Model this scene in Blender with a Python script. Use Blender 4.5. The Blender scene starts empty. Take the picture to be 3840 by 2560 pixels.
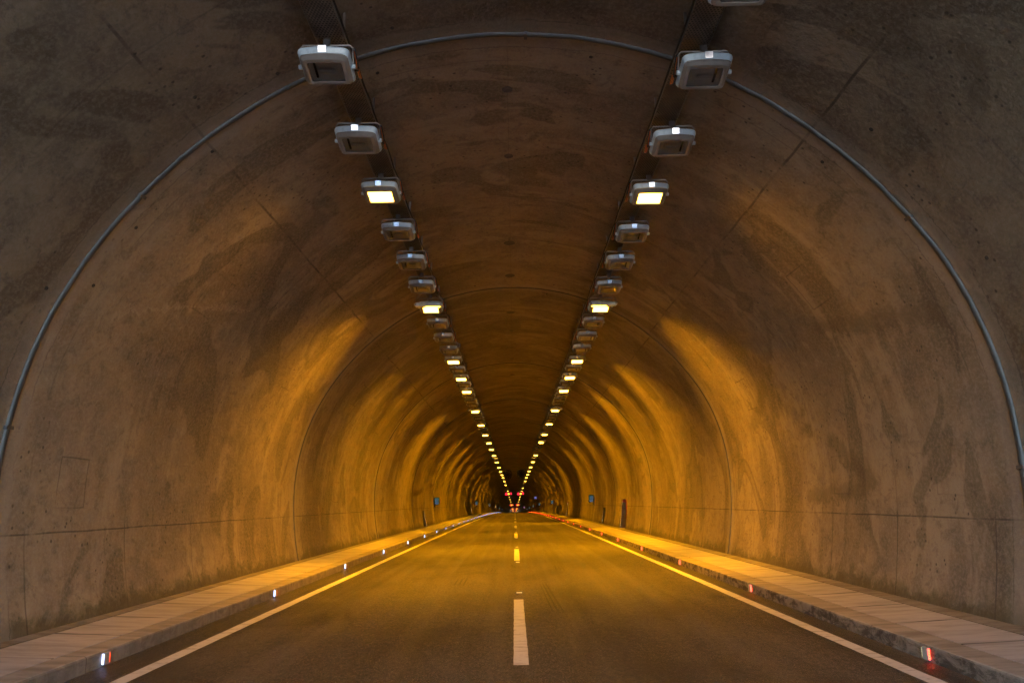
import bpy, bmesh, math, random
from mathutils import Matrix, Vector

random.seed(7)
scene = bpy.context.scene
C = scene.collection
PI = math.pi

# ---------------------------------------------------------------- parameters
CAM_H = 1.42627
KV, D1 = 4.1e-5, 248.0


def drop(d):
    """vertical alignment: the road falls away over a long crest"""
    if d <= 0:
        return 0.0
    if d < D1:
        return KV * d * d
    return KV * D1 * D1 + 2 * KV * D1 * (d - D1)


ZC = 2.5
PA = [5.22766, -1.47754, 0.35733, -0.19702, 0.11659, -0.04009]


def prof(t):
    """arch profile, t in radians from the crown, negative = left"""
    a = abs(t)
    r = sum(PA[k] * math.cos(k * a) for k in range(6))
    x, z = r * math.sin(a), ZC + r * math.cos(a)
    s = min(1, max(0, (math.degrees(a) - 70) / 40))
    s = s * s * (3 - 2 * s)
    x *= 1 - (0.030 if t > 0 else 0.010) * s
    return (x if t > 0 else -x), z


def theta_at(z, side):
    lo, hi = math.radians(60), math.radians(119)
    for _ in range(50):
        m = (lo + hi) / 2
        if prof(m * side)[1] > z:
            lo = m
        else:
            hi = m
    return lo


def wall_x(z, side):
    return prof(side * theta_at(z, side))[0]


JOINT0, RING = 7.36, 10.0
START, END = -2.64, 1700.0


# ---------------------------------------------------------------- node helpers
class NT:
    def __init__(self, name):
        self.m = bpy.data.materials.new(name)
        self.m.use_nodes = True
        self.n = self.m.node_tree.nodes
        self.l = self.m.node_tree.links
        self.n.clear()
        self.out = self.n.new('ShaderNodeOutputMaterial')

    def new(self, t, **kw):
        n = self.n.new(t)
        for k, v in kw.items():
            setattr(n, k, v)
        return n

    def put(self, sock, v):
        if v is None:
            return
        if isinstance(v, bpy.types.NodeSocket):
            self.l.new(v, sock)
        elif isinstance(v, bpy.types.Node):
            self.l.new(v.outputs[0], sock)
        else:
            sock.default_value = v

    def math(self, op, a, b=None, c=None, clamp=False):
        n = self.new('ShaderNodeMath', operation=op)
        n.use_clamp = clamp
        self.put(n.inputs[0], a)
        self.put(n.inputs[1], b)
        self.put(n.inputs[2], c)
        return n.outputs[0]

    def noise(self, vec, scale, detail=4, rough=0.55, dist=0.0):
        n = self.new('ShaderNodeTexNoise')
        self.put(n.inputs['Vector'], vec)
        n.inputs['Scale'].default_value = scale
        n.inputs['Detail'].default_value = detail
        n.inputs['Roughness'].default_value = rough
        n.inputs['Distortion'].default_value = dist
        return n.outputs['Fac']

    def vor(self, vec, scale, feature='F1'):
        n = self.new('ShaderNodeTexVoronoi', feature=feature)
        self.put(n.inputs['Vector'], vec)
        n.inputs['Scale'].default_value = scale
        return n.outputs['Distance']

    def mapping(self, vec, scale=(1, 1, 1), loc=(0, 0, 0)):
        n = self.new('ShaderNodeMapping')
        self.put(n.inputs['Vector'], vec)
        n.inputs['Scale'].default_value = scale
        n.inputs['Location'].default_value = loc
        return n.outputs[0]

    def ramp(self, fac, stops):
        n = self.new('ShaderNodeValToRGB')
        self.put(n.inputs[0], fac)
        e = n.color_ramp.elements
        while len(e) < len(stops):
            e.new(0.5)
        for k, (p, c) in enumerate(stops):
            e[k].position = p
            e[k].color = (c, c, c, 1) if not isinstance(c, tuple) else (*c, 1)
        return n.outputs[0]

    def step(self, v, a, b):
        """smooth 0..1 between a and b (a may exceed b)"""
        n = self.new('ShaderNodeMapRange', interpolation_type='SMOOTHSTEP')
        self.put(n.inputs[0], v)
        if a < b:
            n.inputs[1].default_value, n.inputs[2].default_value = a, b
            n.inputs[3].default_value, n.inputs[4].default_value = 0, 1
        else:
            n.inputs[1].default_value, n.inputs[2].default_value = b, a
            n.inputs[3].default_value, n.inputs[4].default_value = 1, 0
        return n.outputs[0]

    def mix(self, fac, a, b, mode='MIX'):
        n = self.new('ShaderNodeMix', data_type='RGBA', blend_type=mode)
        self.put(n.inputs[0], fac)
        self.put(n.inputs[6], a if isinstance(a, bpy.types.NodeSocket) else (*a, 1))
        self.put(n.inputs[7], b if isinstance(b, bpy.types.NodeSocket) else (*b, 1))
        return n.outputs[2]

    def bump(self, h, strength, dist):
        n = self.new('ShaderNodeBump')
        self.put(n.inputs['Height'], h)
        n.inputs['Strength'].default_value = strength
        n.inputs['Distance'].default_value = dist
        return n.outputs[0]

    def bsdf(self, col, rough=0.8, spec=0.3, metal=0.0, normal=None):
        n = self.new('ShaderNodeBsdfPrincipled')
        self.put(n.inputs['Base Color'], col if isinstance(col, bpy.types.NodeSocket) else (*col, 1))
        self.put(n.inputs['Roughness'], rough)
        self.put(n.inputs['Specular IOR Level'], spec)
        n.inputs['Metallic'].default_value = metal
        if normal is not None:
            self.put(n.inputs['Normal'], normal)
        return n.outputs[0]

    def done(self, shader):
        self.l.new(shader, self.out.inputs[0])
        return self.m


def fine(name, col, rough, spec=0.4, metal=0.0, var=0.25, scale=14.0, bump=0.0):
    """painted / metal surface with slight grime"""
    t = NT(name)
    co = t.new('ShaderNodeTexCoord').outputs['Object']
    n = t.noise(co, scale, 5, 0.6)
    k = t.ramp(n, [(0.3, 1 - var), (0.7, 1.0)])
    c = t.mix(1.0, col, k, 'MULTIPLY')
    rg = t.math('MULTIPLY_ADD', n, 0.25, rough - 0.12)
    nm = t.bump(n, bump, 0.01) if bump else None
    return t.done(t.bsdf(c, rg, spec, metal, nm))


EXPO = 3.8      # camera exposure in stops: a long exposure of a dim place


def emit(name, col, s):
    s = s / 2 ** EXPO
    t = NT(name)
    e = t.new('ShaderNodeEmission')
    e.inputs[0].default_value = (*col, 1)
    e.inputs[1].default_value = s
    return t.done(e.outputs[0])


# ---------------------------------------------------------------- concrete lining
def concrete_lining():
    t = NT('lining_concrete')
    uv = t.new('ShaderNodeUVMap')
    uv.uv_map = 'lining'
    u = uv.outputs[0]
    sx = t.new('ShaderNodeSeparateXYZ')
    t.put(sx.inputs[0], u)
    d, s = sx.outputs[0], sx.outputs[1]     # metres along the bore, metres round the arch
    geo = t.new('ShaderNodeTexCoord').outputs['Object']
    gz = t.new('ShaderNodeSeparateXYZ')
    t.put(gz.inputs[0], geo)
    # wobble for hand made lines
    wob = t.math('MULTIPLY', t.math('SUBTRACT', t.noise(u, 1.3, 1), 0.5), 0.05)
    dw = t.math('ADD', d, wob)
    sw = t.math('ADD', s, wob)
    ring = t.math('FLOOR', t.math('DIVIDE', t.math('SUBTRACT', d, JOINT0), RING))
    local = t.math('SUBTRACT', t.math('SUBTRACT', dw, JOINT0), t.math('MULTIPLY', ring, RING))
    # each casting has its own tone and its own offset of the noise
    ro = t.new('ShaderNodeCombineXYZ')
    t.put(ro.inputs[0], 0.0)
    t.put(ro.inputs[2], t.math('MULTIPLY', ring, 7.31))
    vadd = t.new('ShaderNodeVectorMath', operation='ADD')
    t.put(vadd.inputs[0], u)
    t.put(vadd.inputs[1], ro.outputs[0])
    v = vadd.outputs[0]
    wn = t.new('ShaderNodeTexWhiteNoise', noise_dimensions='1D')
    t.put(wn.inputs['W'], ring)
    rtone = t.math('MULTIPLY', t.math('MULTIPLY_ADD', wn.outputs[0], 0.16, 0.90), t.math('MULTIPLY_ADD', t.step(d, 7.20, 7.32), 0.22, 0.78))
    # broad clouds, tide marks, streaks, pits
    cloud = t.noise(v, 0.30, 4, 0.62, 0.8)
    cloud2 = t.noise(t.mapping(v, (1, 1, 1), (31, 5, 2)), 1.1, 5, 0.68, 0.5)
    tidal = t.noise(t.mapping(v, (0.55, 0.35, 1), (4, 9, 1)), 0.9, 3, 0.5, 1.6)
    tide = t.math('MULTIPLY', t.step(tidal, 0.555, 0.585), t.step(tidal, 0.76, 0.60))
    soft = t.noise(t.mapping(v, (0.9, 0.25, 1), (2, 1, 1)), 1.3, 4, 0.7, 0.3)
    streak = t.noise(t.mapping(v, (5.0, 0.35, 1)), 1.2, 3, 0.65, 0.2)
    grain = t.noise(v, 22, 2, 0.75)
    col = t.mix(t.step(cloud, 0.30, 0.70), (0.150, 0.122, 0.088), (0.290, 0.242, 0.178))
    col = t.mix(t.math('MULTIPLY', t.step(cloud2, 0.44, 0.64), 0.55), col, (0.150, 0.130, 0.112))
    col = t.mix(t.math('MULTIPLY', t.step(soft, 0.50, 0.62), 0.62), col, (0.325, 0.280, 0.215))
    mid = t.noise(v, 4.5, 4, 0.78, 0.5)
    col = t.mix(t.math('MULTIPLY', t.step(mid, 0.52, 0.32), 0.60), col, (0.11, 0.095, 0.08))
    col = t.mix(t.math('MULTIPLY', t.step(mid, 0.55, 0.72), 0.50), col, (0.33, 0.295, 0.255))
    col = t.mix(t.math('MULTIPLY', tide, 0.60), col, (0.095, 0.080, 0.058))
    col = t.mix(t.math('MULTIPLY', t.step(streak, 0.52, 0.75), 0.30), col, (0.17, 0.145, 0.12))
    col = t.mix(t.math('MULTIPLY', t.step(grain, 0.40, 0.70), 0.35), col, (0.34, 0.305, 0.265))
    # air-hole pits, in drifts
    pit = t.vor(t.mapping(v, (1, 0.9, 1)), 9)
    pitmask = t.math('MULTIPLY', t.step(pit, 0.20, 0.09), t.step(t.noise(v, 0.8, 2, 0.6, 0.4), 0.46, 0.60))
    pits = pitmask
    col = t.mix(t.math('MULTIPLY', pits, 0.85), col, (0.06, 0.052, 0.045))
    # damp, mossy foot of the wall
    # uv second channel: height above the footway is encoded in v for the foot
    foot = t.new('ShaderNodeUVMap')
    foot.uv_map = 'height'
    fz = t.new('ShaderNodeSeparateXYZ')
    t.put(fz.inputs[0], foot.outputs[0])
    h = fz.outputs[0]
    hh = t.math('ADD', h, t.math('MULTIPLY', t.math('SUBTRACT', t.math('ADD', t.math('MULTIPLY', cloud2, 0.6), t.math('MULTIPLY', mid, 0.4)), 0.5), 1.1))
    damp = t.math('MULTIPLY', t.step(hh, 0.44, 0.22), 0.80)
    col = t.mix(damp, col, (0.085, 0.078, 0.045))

    # individual old water stains, each at its own place on the wall
    wx = t.math('MULTIPLY_ADD', t.math('SUBTRACT', cloud2, 0.5), 0.9, d)
    wy = t.math('MULTIPLY_ADD', t.math('SUBTRACT', mid, 0.5), 0.7, s)

    def capsule(x0, y0, x1, y1, r):
        dx, dy = x1 - x0, y1 - y0
        L2 = dx * dx + dy * dy
        ax = t.math('SUBTRACT', wx, x0)
        ay = t.math('SUBTRACT', wy, y0)
        h_ = t.math('DIVIDE', t.math('ADD', t.math('MULTIPLY', ax, dx), t.math('MULTIPLY', ay, dy)), L2, clamp=True)
        qx = t.math('MULTIPLY_ADD', h_, -dx, ax)
        qy = t.math('MULTIPLY_ADD', h_, -dy, ay)
        dist = t.math('SQRT', t.math('ADD', t.math('MULTIPLY', qx, qx), t.math('MULTIPLY', qy, qy)))
        return t.math('SUBTRACT', dist, r)
    dk = None
    for cap in ((11.8, 4.85, 12.3, 5.25, 0.06), (12.3, 5.25, 13.3, 5.75, 0.05), (13.6, 5.9, 15.0, 6.5, 0.13),
                (11.7, 7.1, 10.6, 7.75, 0.12), (10.7, 7.85, 12.7, 7.95, 0.10), (10.6, 5.45, 8.0, 5.95, 0.10),
                (5.3, 4.1, 5.6, 4.5, 0.10)):
        c_ = capsule(*cap)
        dk = c_ if dk is None else t.math('MINIMUM', dk, c_)
    col = t.mix(t.math('MULTIPLY', t.step(dk, 0.08, -0.04), 0.42), col, (0.085, 0.070, 0.048))
    pale = t.math('MINIMUM', capsule(8.2, -5.70, 9.2, -5.36, 0.0), capsule(9.2, -5.36, 11.3, -4.75, 0.0))
    col = t.mix(t.math('MULTIPLY', t.step(pale, 0.045, 0.0), 0.55), col, (0.36, 0.31, 0.26))

    def line(x, w):     # thin line where |x| < w
        return t.step(t.math('ABSOLUTE', x), w, w * 0.35)
    # formwork seams round the arch, every 2 m
    m2 = t.math('SUBTRACT', t.math('PINGPONG', t.math('SUBTRACT', local, 0.5), 1.0), 0.0)
    seam = t.step(m2, 0.016, 0.005)
    brk = t.step(t.noise(t.mapping(v, (0.6, 0.6, 1), (9, 9, 9)), 1.2, 1, 0.6), 0.38, 0.55)
    low = t.step(h, 1.22, 1.18)
    inring = t.math('MULTIPLY', t.step(local, 0.3, 0.4), t.step(local, 9.7, 9.6))
    seam = t.math('MULTIPLY', t.math('MULTIPLY', seam, inring), t.math('MULTIPLY_ADD', low, 0.35, t.math('MULTIPLY', brk, 0.28)))
    # construction joint at the top of the kicker wall
    kj = line(t.math('SUBTRACT', h, t.math('MULTIPLY_ADD', wob, 0.4, 1.165)), 0.014)
    kjb = t.math('MULTIPLY_ADD', t.step(cloud2, 0.35, 0.52), 0.50, 0.2)
    # long seams at the haunches and the crown
    wnr = t.new('ShaderNodeTexWhiteNoise', noise_dimensions='1D')
    t.put(wnr.inputs['W'], t.math('ADD', ring, 41.3))
    off = t.math('MULTIPLY_ADD', wnr.outputs[0], 0.10, 3.55)
    hs = line(t.math('SUBTRACT', t.math('ABSOLUTE', sw), off), 0.022)
    hsb = t.math('MULTIPLY_ADD', t.step(soft, 0.42, 0.60), 0.60, 0.12)
    cr = t.math('MULTIPLY', line(sw, 0.012), 0.18)
    # rough mortar beside the haunch seam
    # imprints of the shutter windows
    def rect(a, b, c, e):
        ui = t.math('SUBTRACT', t.math('ABSOLUTE', t.math('SUBTRACT', local, (a + b) / 2)), (b - a) / 2)
        vi = t.math('SUBTRACT', t.math('ABSOLUTE', t.math('SUBTRACT', t.math('ABSOLUTE', sw), (c + e) / 2)), (e - c) / 2)
        m = t.math('MAXIMUM', ui, vi)
        return line(m, 0.013)
    r1 = t.math('MAXIMUM', rect(1.0, 1.55, 7.4, 7.95), rect(3.85, 4.4, 7.35, 7.9))
    r2 = t.math('MAXIMUM', rect(2.4, 3.0, 4.6, 5.2), rect(7.1, 7.65, 5.6, 6.2))
    rects = t.math('MULTIPLY', t.math('MAXIMUM', r1, r2), t.math('MULTIPLY_ADD', brk, 0.40, 0.12))
    lines = t.math('MAXIMUM', t.math('MAXIMUM', seam, t.math('MULTIPLY', kj, kjb)),
                   t.math('MAXIMUM', t.math('MULTIPLY', hs, hsb), t.math('MAXIMUM', cr, rects)))
    col = t.mix(lines, col, (0.045, 0.04, 0.036))
    # paler smoothed mortar band on both sides of each casting joint
    ej = t.math('MINIMUM', local, t.math('SUBTRACT', RING, local))
    band = t.math('MULTIPLY', t.step(t.math('ADD', ej, t.math('MULTIPLY', t.math('SUBTRACT', cloud2, 0.5), 0.25)), 0.30, 0.20), 0.45)
    col = t.mix(band, col, (0.32, 0.29, 0.255))
    # cracks and dark smears hugging the joint
    ejn = t.math('ADD', ej, t.math('MULTIPLY', t.math('SUBTRACT', mid, 0.5), 0.14))
    smear = t.math('MULTIPLY', t.math('MULTIPLY', t.step(ejn, 0.045, 0.0), 1.0), 0.6)
    edgeb = line(t.math('SUBTRACT', ejn, 0.24), 0.012)
    col = t.mix(t.math('MULTIPLY', edgeb, t.math('MULTIPLY', brk, 0.45)), col, (0.06, 0.05, 0.045))
    col = t.mix(smear, col, (0.09, 0.08, 0.07))
    tone = t.new('ShaderNodeCombineXYZ')
    for k in range(3):
        t.put(tone.inputs[k], rtone)
    col = t.mix(1.0, col, tone.outputs[0], 'MULTIPLY')
    nm = t.bump(t.noise(v, 9.0, 3, 0.75), 0.65, 0.03)
    return t.done(t.bsdf(col, t.math('MULTIPLY_ADD', cloud2, 0.3, 0.55), 0.25, 0, nm))


def asphalt():
    t = NT('asphalt')
    co = t.new('ShaderNodeTexCoord').outputs['Object']
    sx = t.new('ShaderNodeSeparateXYZ')
    t.put(sx.inputs[0], co)
    flat = t.new('ShaderNodeCombineXYZ')
    t.put(flat.inputs[0], sx.outputs[0])
    t.put(flat.inputs[1], sx.outputs[1])
    p = flat.outputs[0]
    big = t.noise(t.mapping(p, (1.0, 0.22, 1)), 0.9, 5, 0.6, 0.4)
    track = t.noise(t.mapping(p, (1.6, 0.03, 1), (3, 0, 0)), 1.3, 3, 0.5)
    g1 = t.noise(p, 55, 3, 0.7)
    chips = t.vor(p, 48)
    col = t.mix(t.step(big, 0.3, 0.7), (0.048, 0.043, 0.038), (0.092, 0.081, 0.070))
    g2 = t.noise(t.mapping(p, (1, 0.45, 1)), 20, 3, 0.85)
    col = t.mix(t.math('MULTIPLY', t.step(g2, 0.52, 0.38), 0.75), col, (0.022, 0.020, 0.018))
    col = t.mix(t.math('MULTIPLY', t.step(g2, 0.54, 0.64), 0.60), col, (0.175, 0.152, 0.130))
    col = t.mix(t.math('MULTIPLY', t.step(track, 0.45, 0.68), 0.28), col, (0.118, 0.108, 0.098))
    col = t.mix(t.math('MULTIPLY', t.step(chips, 0.42, 0.12), t.step(g1, 0.40, 0.58)), col, (0.34, 0.30, 0.26))
    col = t.mix(t.math('MULTIPLY', t.step(g1, 0.50, 0.30), 0.7), col, (0.028, 0.026, 0.024))
    blot = t.noise(t.mapping(p, (1.0, 0.6, 1), (5, 2, 0)), 0.75, 5, 0.68, 0.6)
    col = t.mix(t.math('MULTIPLY', t.step(blot, 0.52, 0.38), 0.55), col, (0.030, 0.026, 0.022))
    col = t.mix(t.math('MULTIPLY', t.step(blot, 0.56, 0.70), 0.45), col, (0.135, 0.118, 0.100))
    # dirty, unworn gutters by the kerbs
    gut = t.math('ADD', t.math('ABSOLUTE', sx.outputs[0]), t.math('MULTIPLY', t.math('SUBTRACT', big, 0.5), 0.5))
    col = t.mix(t.math('MULTIPLY', t.step(gut, 2.9, 3.5), 0.45), col, (0.055, 0.050, 0.040))
    # faint transverse laying joints
    dj = t.math('PINGPONG', t.math('ADD', sx.outputs[1], t.math('MULTIPLY', big, 2.0)), 15.0)
    col = t.mix(t.math('MULTIPLY', t.step(dj, 1.8, 0.2), 0.30), col, (0.035, 0.032, 0.030))

    # a cluster of braking marks and two short scrapes, at their places on the road
    def skid(x0, y0, x1, y1, w):
        k = (x1 - x0) / (y1 - y0)
        cx = t.math('MULTIPLY_ADD', t.math('SUBTRACT', sx.outputs[1], y0), k, x0)
        dx = t.math('ABSOLUTE', t.math('SUBTRACT', sx.outputs[0], cx))
        inx = t.step(dx, w, w * 0.5)
        iny = t.math('MULTIPLY', t.step(sx.outputs[1], y0, y0 + 0.5), t.step(sx.outputs[1], y1, y1 - 0.9))
        return t.math('MULTIPLY', inx, iny)
    sk = None
    for a in ((0.56, 10.0, 0.46, 14.2, 0.016), (0.63, 10.0, 0.515, 14.2, 0.016), (0.49, 10.1, 0.42, 14.0, 0.012),
              (-1.08, 13.4, -1.08, 15.2, 0.02), (-1.00, 13.4, -1.00, 15.2, 0.02), (-0.92, 13.4, -0.92, 15.2, 0.02),
              (0.87, 16.0, 0.87, 17.6, 0.02), (0.95, 16.0, 0.95, 17.6, 0.02), (1.02, 16.0, 1.02, 17.6, 0.018),
              (-0.60, 15.9, -0.56, 17.2, 0.018), (-0.52, 15.9, -0.48, 17.2, 0.018), (-0.44, 15.9, -0.40, 17.2, 0.018)):
        q = skid(*a)
        sk = q if sk is None else t.math('MAXIMUM', sk, q)
    col = t.mix(t.math('MULTIPLY', sk, 0.85), col, (0.018, 0.017, 0.016))
    nm = t.bump(t.math('ADD', t.math('MULTIPLY', g2, 1.5), g1), 0.8, 0.012)
    rg = t.math('MULTIPLY_ADD', t.step(track, 0.4, 0.7), -0.12, 0.55)
    return t.done(t.bsdf(col, rg, 0.32, 0, nm))


def kerb_concrete(name, base, dark, joint, jw=0.01, dirt=0.0):
    t = NT(name)
    co = t.new('ShaderNodeTexCoord').outputs['Object']
    sx = t.new('ShaderNodeSeparateXYZ')
    t.put(sx.inputs[0], co)
    y = sx.outputs[1]
    # slab tone
    idx = t.math('FLOOR', t.math('DIVIDE', y, joint))
    wn = t.new('ShaderNodeTexWhiteNoise', noise_dimensions='2D')
    cb = t.new('ShaderNodeCombineXYZ')
    t.put(cb.inputs[0], idx)
    t.put(cb.inputs[1], t.math('SIGN', sx.outputs[0]))
    t.put(wn.inputs['Vector'], cb.outputs[0])
    n1 = t.noise(t.mapping(co, (0.8, 3.2, 1)), 2.0, 6, 0.65, 0.3)
    n2 = t.noise(co, 30, 4, 0.7)
    col = t.mix(t.step(n1, 0.30, 0.62), dark, base)
    col = t.mix(t.math('MULTIPLY', wn.outputs[0], 0.30), col, dark)
    col = t.mix(t.math('MULTIPLY', t.step(n2, 0.5, 0.3), 0.25), col, dark)
    j = t.math('PINGPONG', y, joint / 2)
    # PINGPONG gives 0 at the joint every joint metres
    jl = t.math('MULTIPLY', t.step(j, jw, jw * 0.3), t.math('MULTIPLY_ADD', t.step(t.noise(co, 1.2, 2), 0.40, 0.6), 0.7, 0.2))
    col = t.mix(jl, col, (0.05, 0.048, 0.05))
    hgt = t.math('SUBTRACT', t.math('ADD', n1, t.math('MULTIPLY', n2, 0.4)), jl)
    if dirt:
        # splashed, chipped vertical faces
        st = t.noise(t.mapping(co, (1, 1.3, 3.0)), 3.2, 8, 0.75, 0.6)
        gn = t.new('ShaderNodeNewGeometry')
        nz = t.new('ShaderNodeSeparateXYZ')
        t.put(nz.inputs[0], gn.outputs['Normal'])
        face = t.step(t.math('ABSOLUTE', nz.outputs[2]), 0.7, 0.3)
        rightside = t.step(sx.outputs[0], -1.0, 1.0)
        amt = t.math('MULTIPLY', face, t.math('MULTIPLY_ADD', rightside, dirt * 0.6, dirt * 0.4))
        col = t.mix(t.math('MULTIPLY', face, 0.45), col, (0.15, 0.13, 0.11))
        col = t.mix(t.math('MULTIPLY', t.step(st, 0.42, 0.60), amt), col, (0.045, 0.038, 0.033))
        col = t.mix(t.math('MULTIPLY', t.math('MULTIPLY', t.step(st, 0.45, 0.36), face), 0.35), col, (0.26, 0.235, 0.215))
        hgt = t.math('ADD', hgt, st)
    nm = t.bump(hgt, 0.5, 0.008)
    return t.done(t.bsdf(col, 0.95, 0.0, 0, nm))


def paint():
    t = NT('road_paint')
    co = t.new('ShaderNodeTexCoord').outputs['Object']
    n = t.noise(co, 9, 6, 0.7)
    n2 = t.noise(t.mapping(co, (1, 4, 1)), 3.1, 5, 0.7, 0.5)
    col = t.mix(t.math('MULTIPLY', t.step(n, 0.56, 0.72), 0.6), (0.66, 0.65, 0.63), (0.34, 0.32, 0.29))
    col = t.mix(t.math('MULTIPLY', t.step(n2, 0.53, 0.64), 0.62), col, (0.22, 0.20, 0.18))
    return t.done(t.bsdf(col, 0.6, 0.35, 0, t.bump(n, 0.4, 0.004)))


def perforated():
    t = NT('perforated_steel')
    co = t.new('ShaderNodeTexCoord').outputs['Object']
    sx = t.new('ShaderNodeSeparateXYZ')
    t.put(sx.inputs[0], co)
    P = 0.034
    def cell(dx, dy):
        a = t.math('SUBTRACT', t.math('FRACT', t.math('ADD', t.math('DIVIDE', sx.outputs[0], P), dx)), 0.5)
        b = t.math('SUBTRACT', t.math('FRACT', t.math('ADD', t.math('DIVIDE', sx.outputs[1], P * 1.7), dy)), 0.5)
        return t.math('SQRT', t.math('ADD', t.math('MULTIPLY', a, a), t.math('MULTIPLY', t.math('MULTIPLY', b, b), 2.9)))
    dd = t.math('MINIMUM', cell(0, 0), cell(0.5, 0.5))
    hole = t.step(dd, 0.33, 0.27)
    n = t.noise(co, 5, 5, 0.65)
    col = t.mix(t.step(n, 0.35, 0.65), (0.09, 0.08, 0.07), (0.19, 0.165, 0.145))
    b = t.bsdf(col, t.math('MULTIPLY_ADD', n, 0.3, 0.35), 0.5, 0.3)
    tr = t.new('ShaderNodeBsdfTransparent')
    mx = t.new('ShaderNodeMixShader')
    t.put(mx.inputs[0], hole)
    t.put(mx.inputs[1], b)
    t.put(mx.inputs[2], tr.outputs[0])
    return t.done(mx.outputs[0])


def glass():
    t = NT('lamp_glass')
    tr = t.new('ShaderNodeBsdfTransparent')
    tr.inputs[0].default_value = (0.96, 0.97, 0.97, 1)
    gl = t.new('ShaderNodeBsdfGlossy')
    gl.inputs['Roughness'].default_value = 0.03
    fr = t.new('ShaderNodeFresnel')
    fr.inputs[0].default_value = 1.5
    mx = t.new('ShaderNodeMixShader')
    t.put(mx.inputs[0], fr.outputs[0])
    t.put(mx.inputs[1], tr.outputs[0])
    t.put(mx.inputs[2], gl.outputs[0])
    return t.done(mx.outputs[0])


M = {}
M['lining'] = concrete_lining()
M['asphalt'] = asphalt()
M['kerb'] = kerb_concrete('kerb_concrete', (0.42, 0.38, 0.33), (0.27, 0.24, 0.205), 1.0, 0.008, 0.75)
M['slab'] = kerb_concrete('footway_slabs', (0.52, 0.49, 0.47), (0.37, 0.34, 0.32), 1.15, 0.030, 0.0)
M['strip'] = kerb_concrete('footway_strip', (0.34, 0.31, 0.27), (0.20, 0.18, 0.15), 3.3, 0.010, 0.25)
M['dark'] = fine('groove_dirt', (0.05, 0.045, 0.04), 0.9)
M['paint'] = paint()
M['tray'] = perforated()
M['steel'] = fine('galvanised_steel', (0.28, 0.28, 0.28), 0.42, 0.5, 0.8)
M['housing'] = fine('grey_cast_housing', (0.56, 0.70, 0.80), 0.28, 0.7, 0.0, 0.12, 9)
M['bezel'] = fine('grey_bezel_paint', (0.24, 0.225, 0.21), 0.36, 0.5, 0.0, 0.12, 9)
M['latch'] = fine('bright_latch', (0.85, 0.86, 0.88), 0.16, 0.5, 0.95, 0.06, 9)
M['reflector'] = fine('reflector', (0.93, 0.92, 0.90), 0.45, 0.8, 0.0, 0.08, 6)
M['tube'] = fine('lamp_tube', (0.95, 0.95, 0.96), 0.12, 0.8, 0.0, 0.05)
M['gasket'] = fine('gasket', (0.03, 0.03, 0.03), 0.6)
M['glass'] = glass()
M['pipe'] = fine('joint_cover', (0.085, 0.090, 0.095), 0.48, 0.6, 0.35, 0.45, 3.0, 0.3)
M['pipedark'] = fine('old_joint_cover', (0.085, 0.085, 0.09), 0.5, 0.4, 0.0, 0.4, 3.0, 0.3)
M['black'] = fine('black_cable_and_shade', (0.014, 0.014, 0.015), 0.5)
M['orange'] = fine('orange_cable', (0.55, 0.13, 0.02), 0.45)
M['studbody'] = fine('stud_body', (0.55, 0.56, 0.58), 0.3, 0.6, 0.3, 0.15)
M['ledbody'] = fine('led_stud_body', (0.48, 0.48, 0.47), 0.4, 0.5, 0.0, 0.3)
M['door'] = fine('red_brown_door', (0.30, 0.035, 0.018), 0.45, 0.5, 0, 0.3, 5)
M['niche'] = fine('niche_concrete', (0.16, 0.15, 0.11), 0.85, 0.3, 0, 0.4, 3)
M['cabinet'] = fine('dark_cabinet', (0.035, 0.032, 0.025), 0.5, 0.4)
M['signbox'] = fine('sign_box', (0.05, 0.05, 0.045), 0.5)
M['fan'] = fine('fan_casing', (0.10, 0.10, 0.10), 0.5, 0.4, 0.3)
M['fanblade'] = fine('fan_blade', (0.07, 0.07, 0.075), 0.4, 0.5, 0.4)
M['signal'] = fine('signal_case', (0.02, 0.02, 0.02), 0.6)
M['ground'] = fine('outside_ground', (0.66, 0.67, 0.70), 0.9, 0.2, 0, 0.4, 0.6)

SODIUM = (1.0, 0.385, 0.001)
SPOT = {}


def spot(name, watts, size, blend=1.0):
    if (name, watts) not in SPOT:
        L = bpy.data.lights.new(name, 'SPOT')
        L.energy = watts
        L.color = SODIUM
        L.spot_size = math.radians(size)
        L.spot_blend = blend
        L.shadow_soft_size = 0.10
        SPOT[(name, watts)] = L
    return SPOT[(name, watts)]


# wide asymmetric floodlight: one lobe to each wall, one on to the road
LOBES = (('lobe_near_wall', 1.2, 108, 28), ('lobe_far_wall', 0.22, 86, 32), ('lobe_road', 1.25, 96, 8))
LAMP_W = 1230.0 / 2 ** EXPO


FIRST = (('lobe_near_low', 0.9, 125, 24), ('lobe_far_low', 0.5, 110, 24), ('lobe_road', 0.55, 110, 6))
rl = random.Random(11)


def add_lobes(t, s, f, lobes=None):
    for c in [c for c in t.children if c.type == 'LIGHT']:
        bpy.data.objects.remove(c)
    f *= rl.choice((0.8, 1.0, 1.0, 1.2))
    for name, k, size, lean in (lobes or LOBES):
        lean += rl.uniform(-4, 4) if lean else 0
        o = bpy.data.objects.new('beam', spot(name, LAMP_W * k * f, size))
        C.objects.link(o)
        o.parent = t
        o.location = (0, 0, -0.03)
        sg = s if name.startswith('lobe_near') else -s
        # lean outwards towards a wall; cancel the tilt of the body
        o.rotation_euler = (math.radians(rl.uniform(-3, 3)), math.radians(-lean) * sg, 0)


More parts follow.
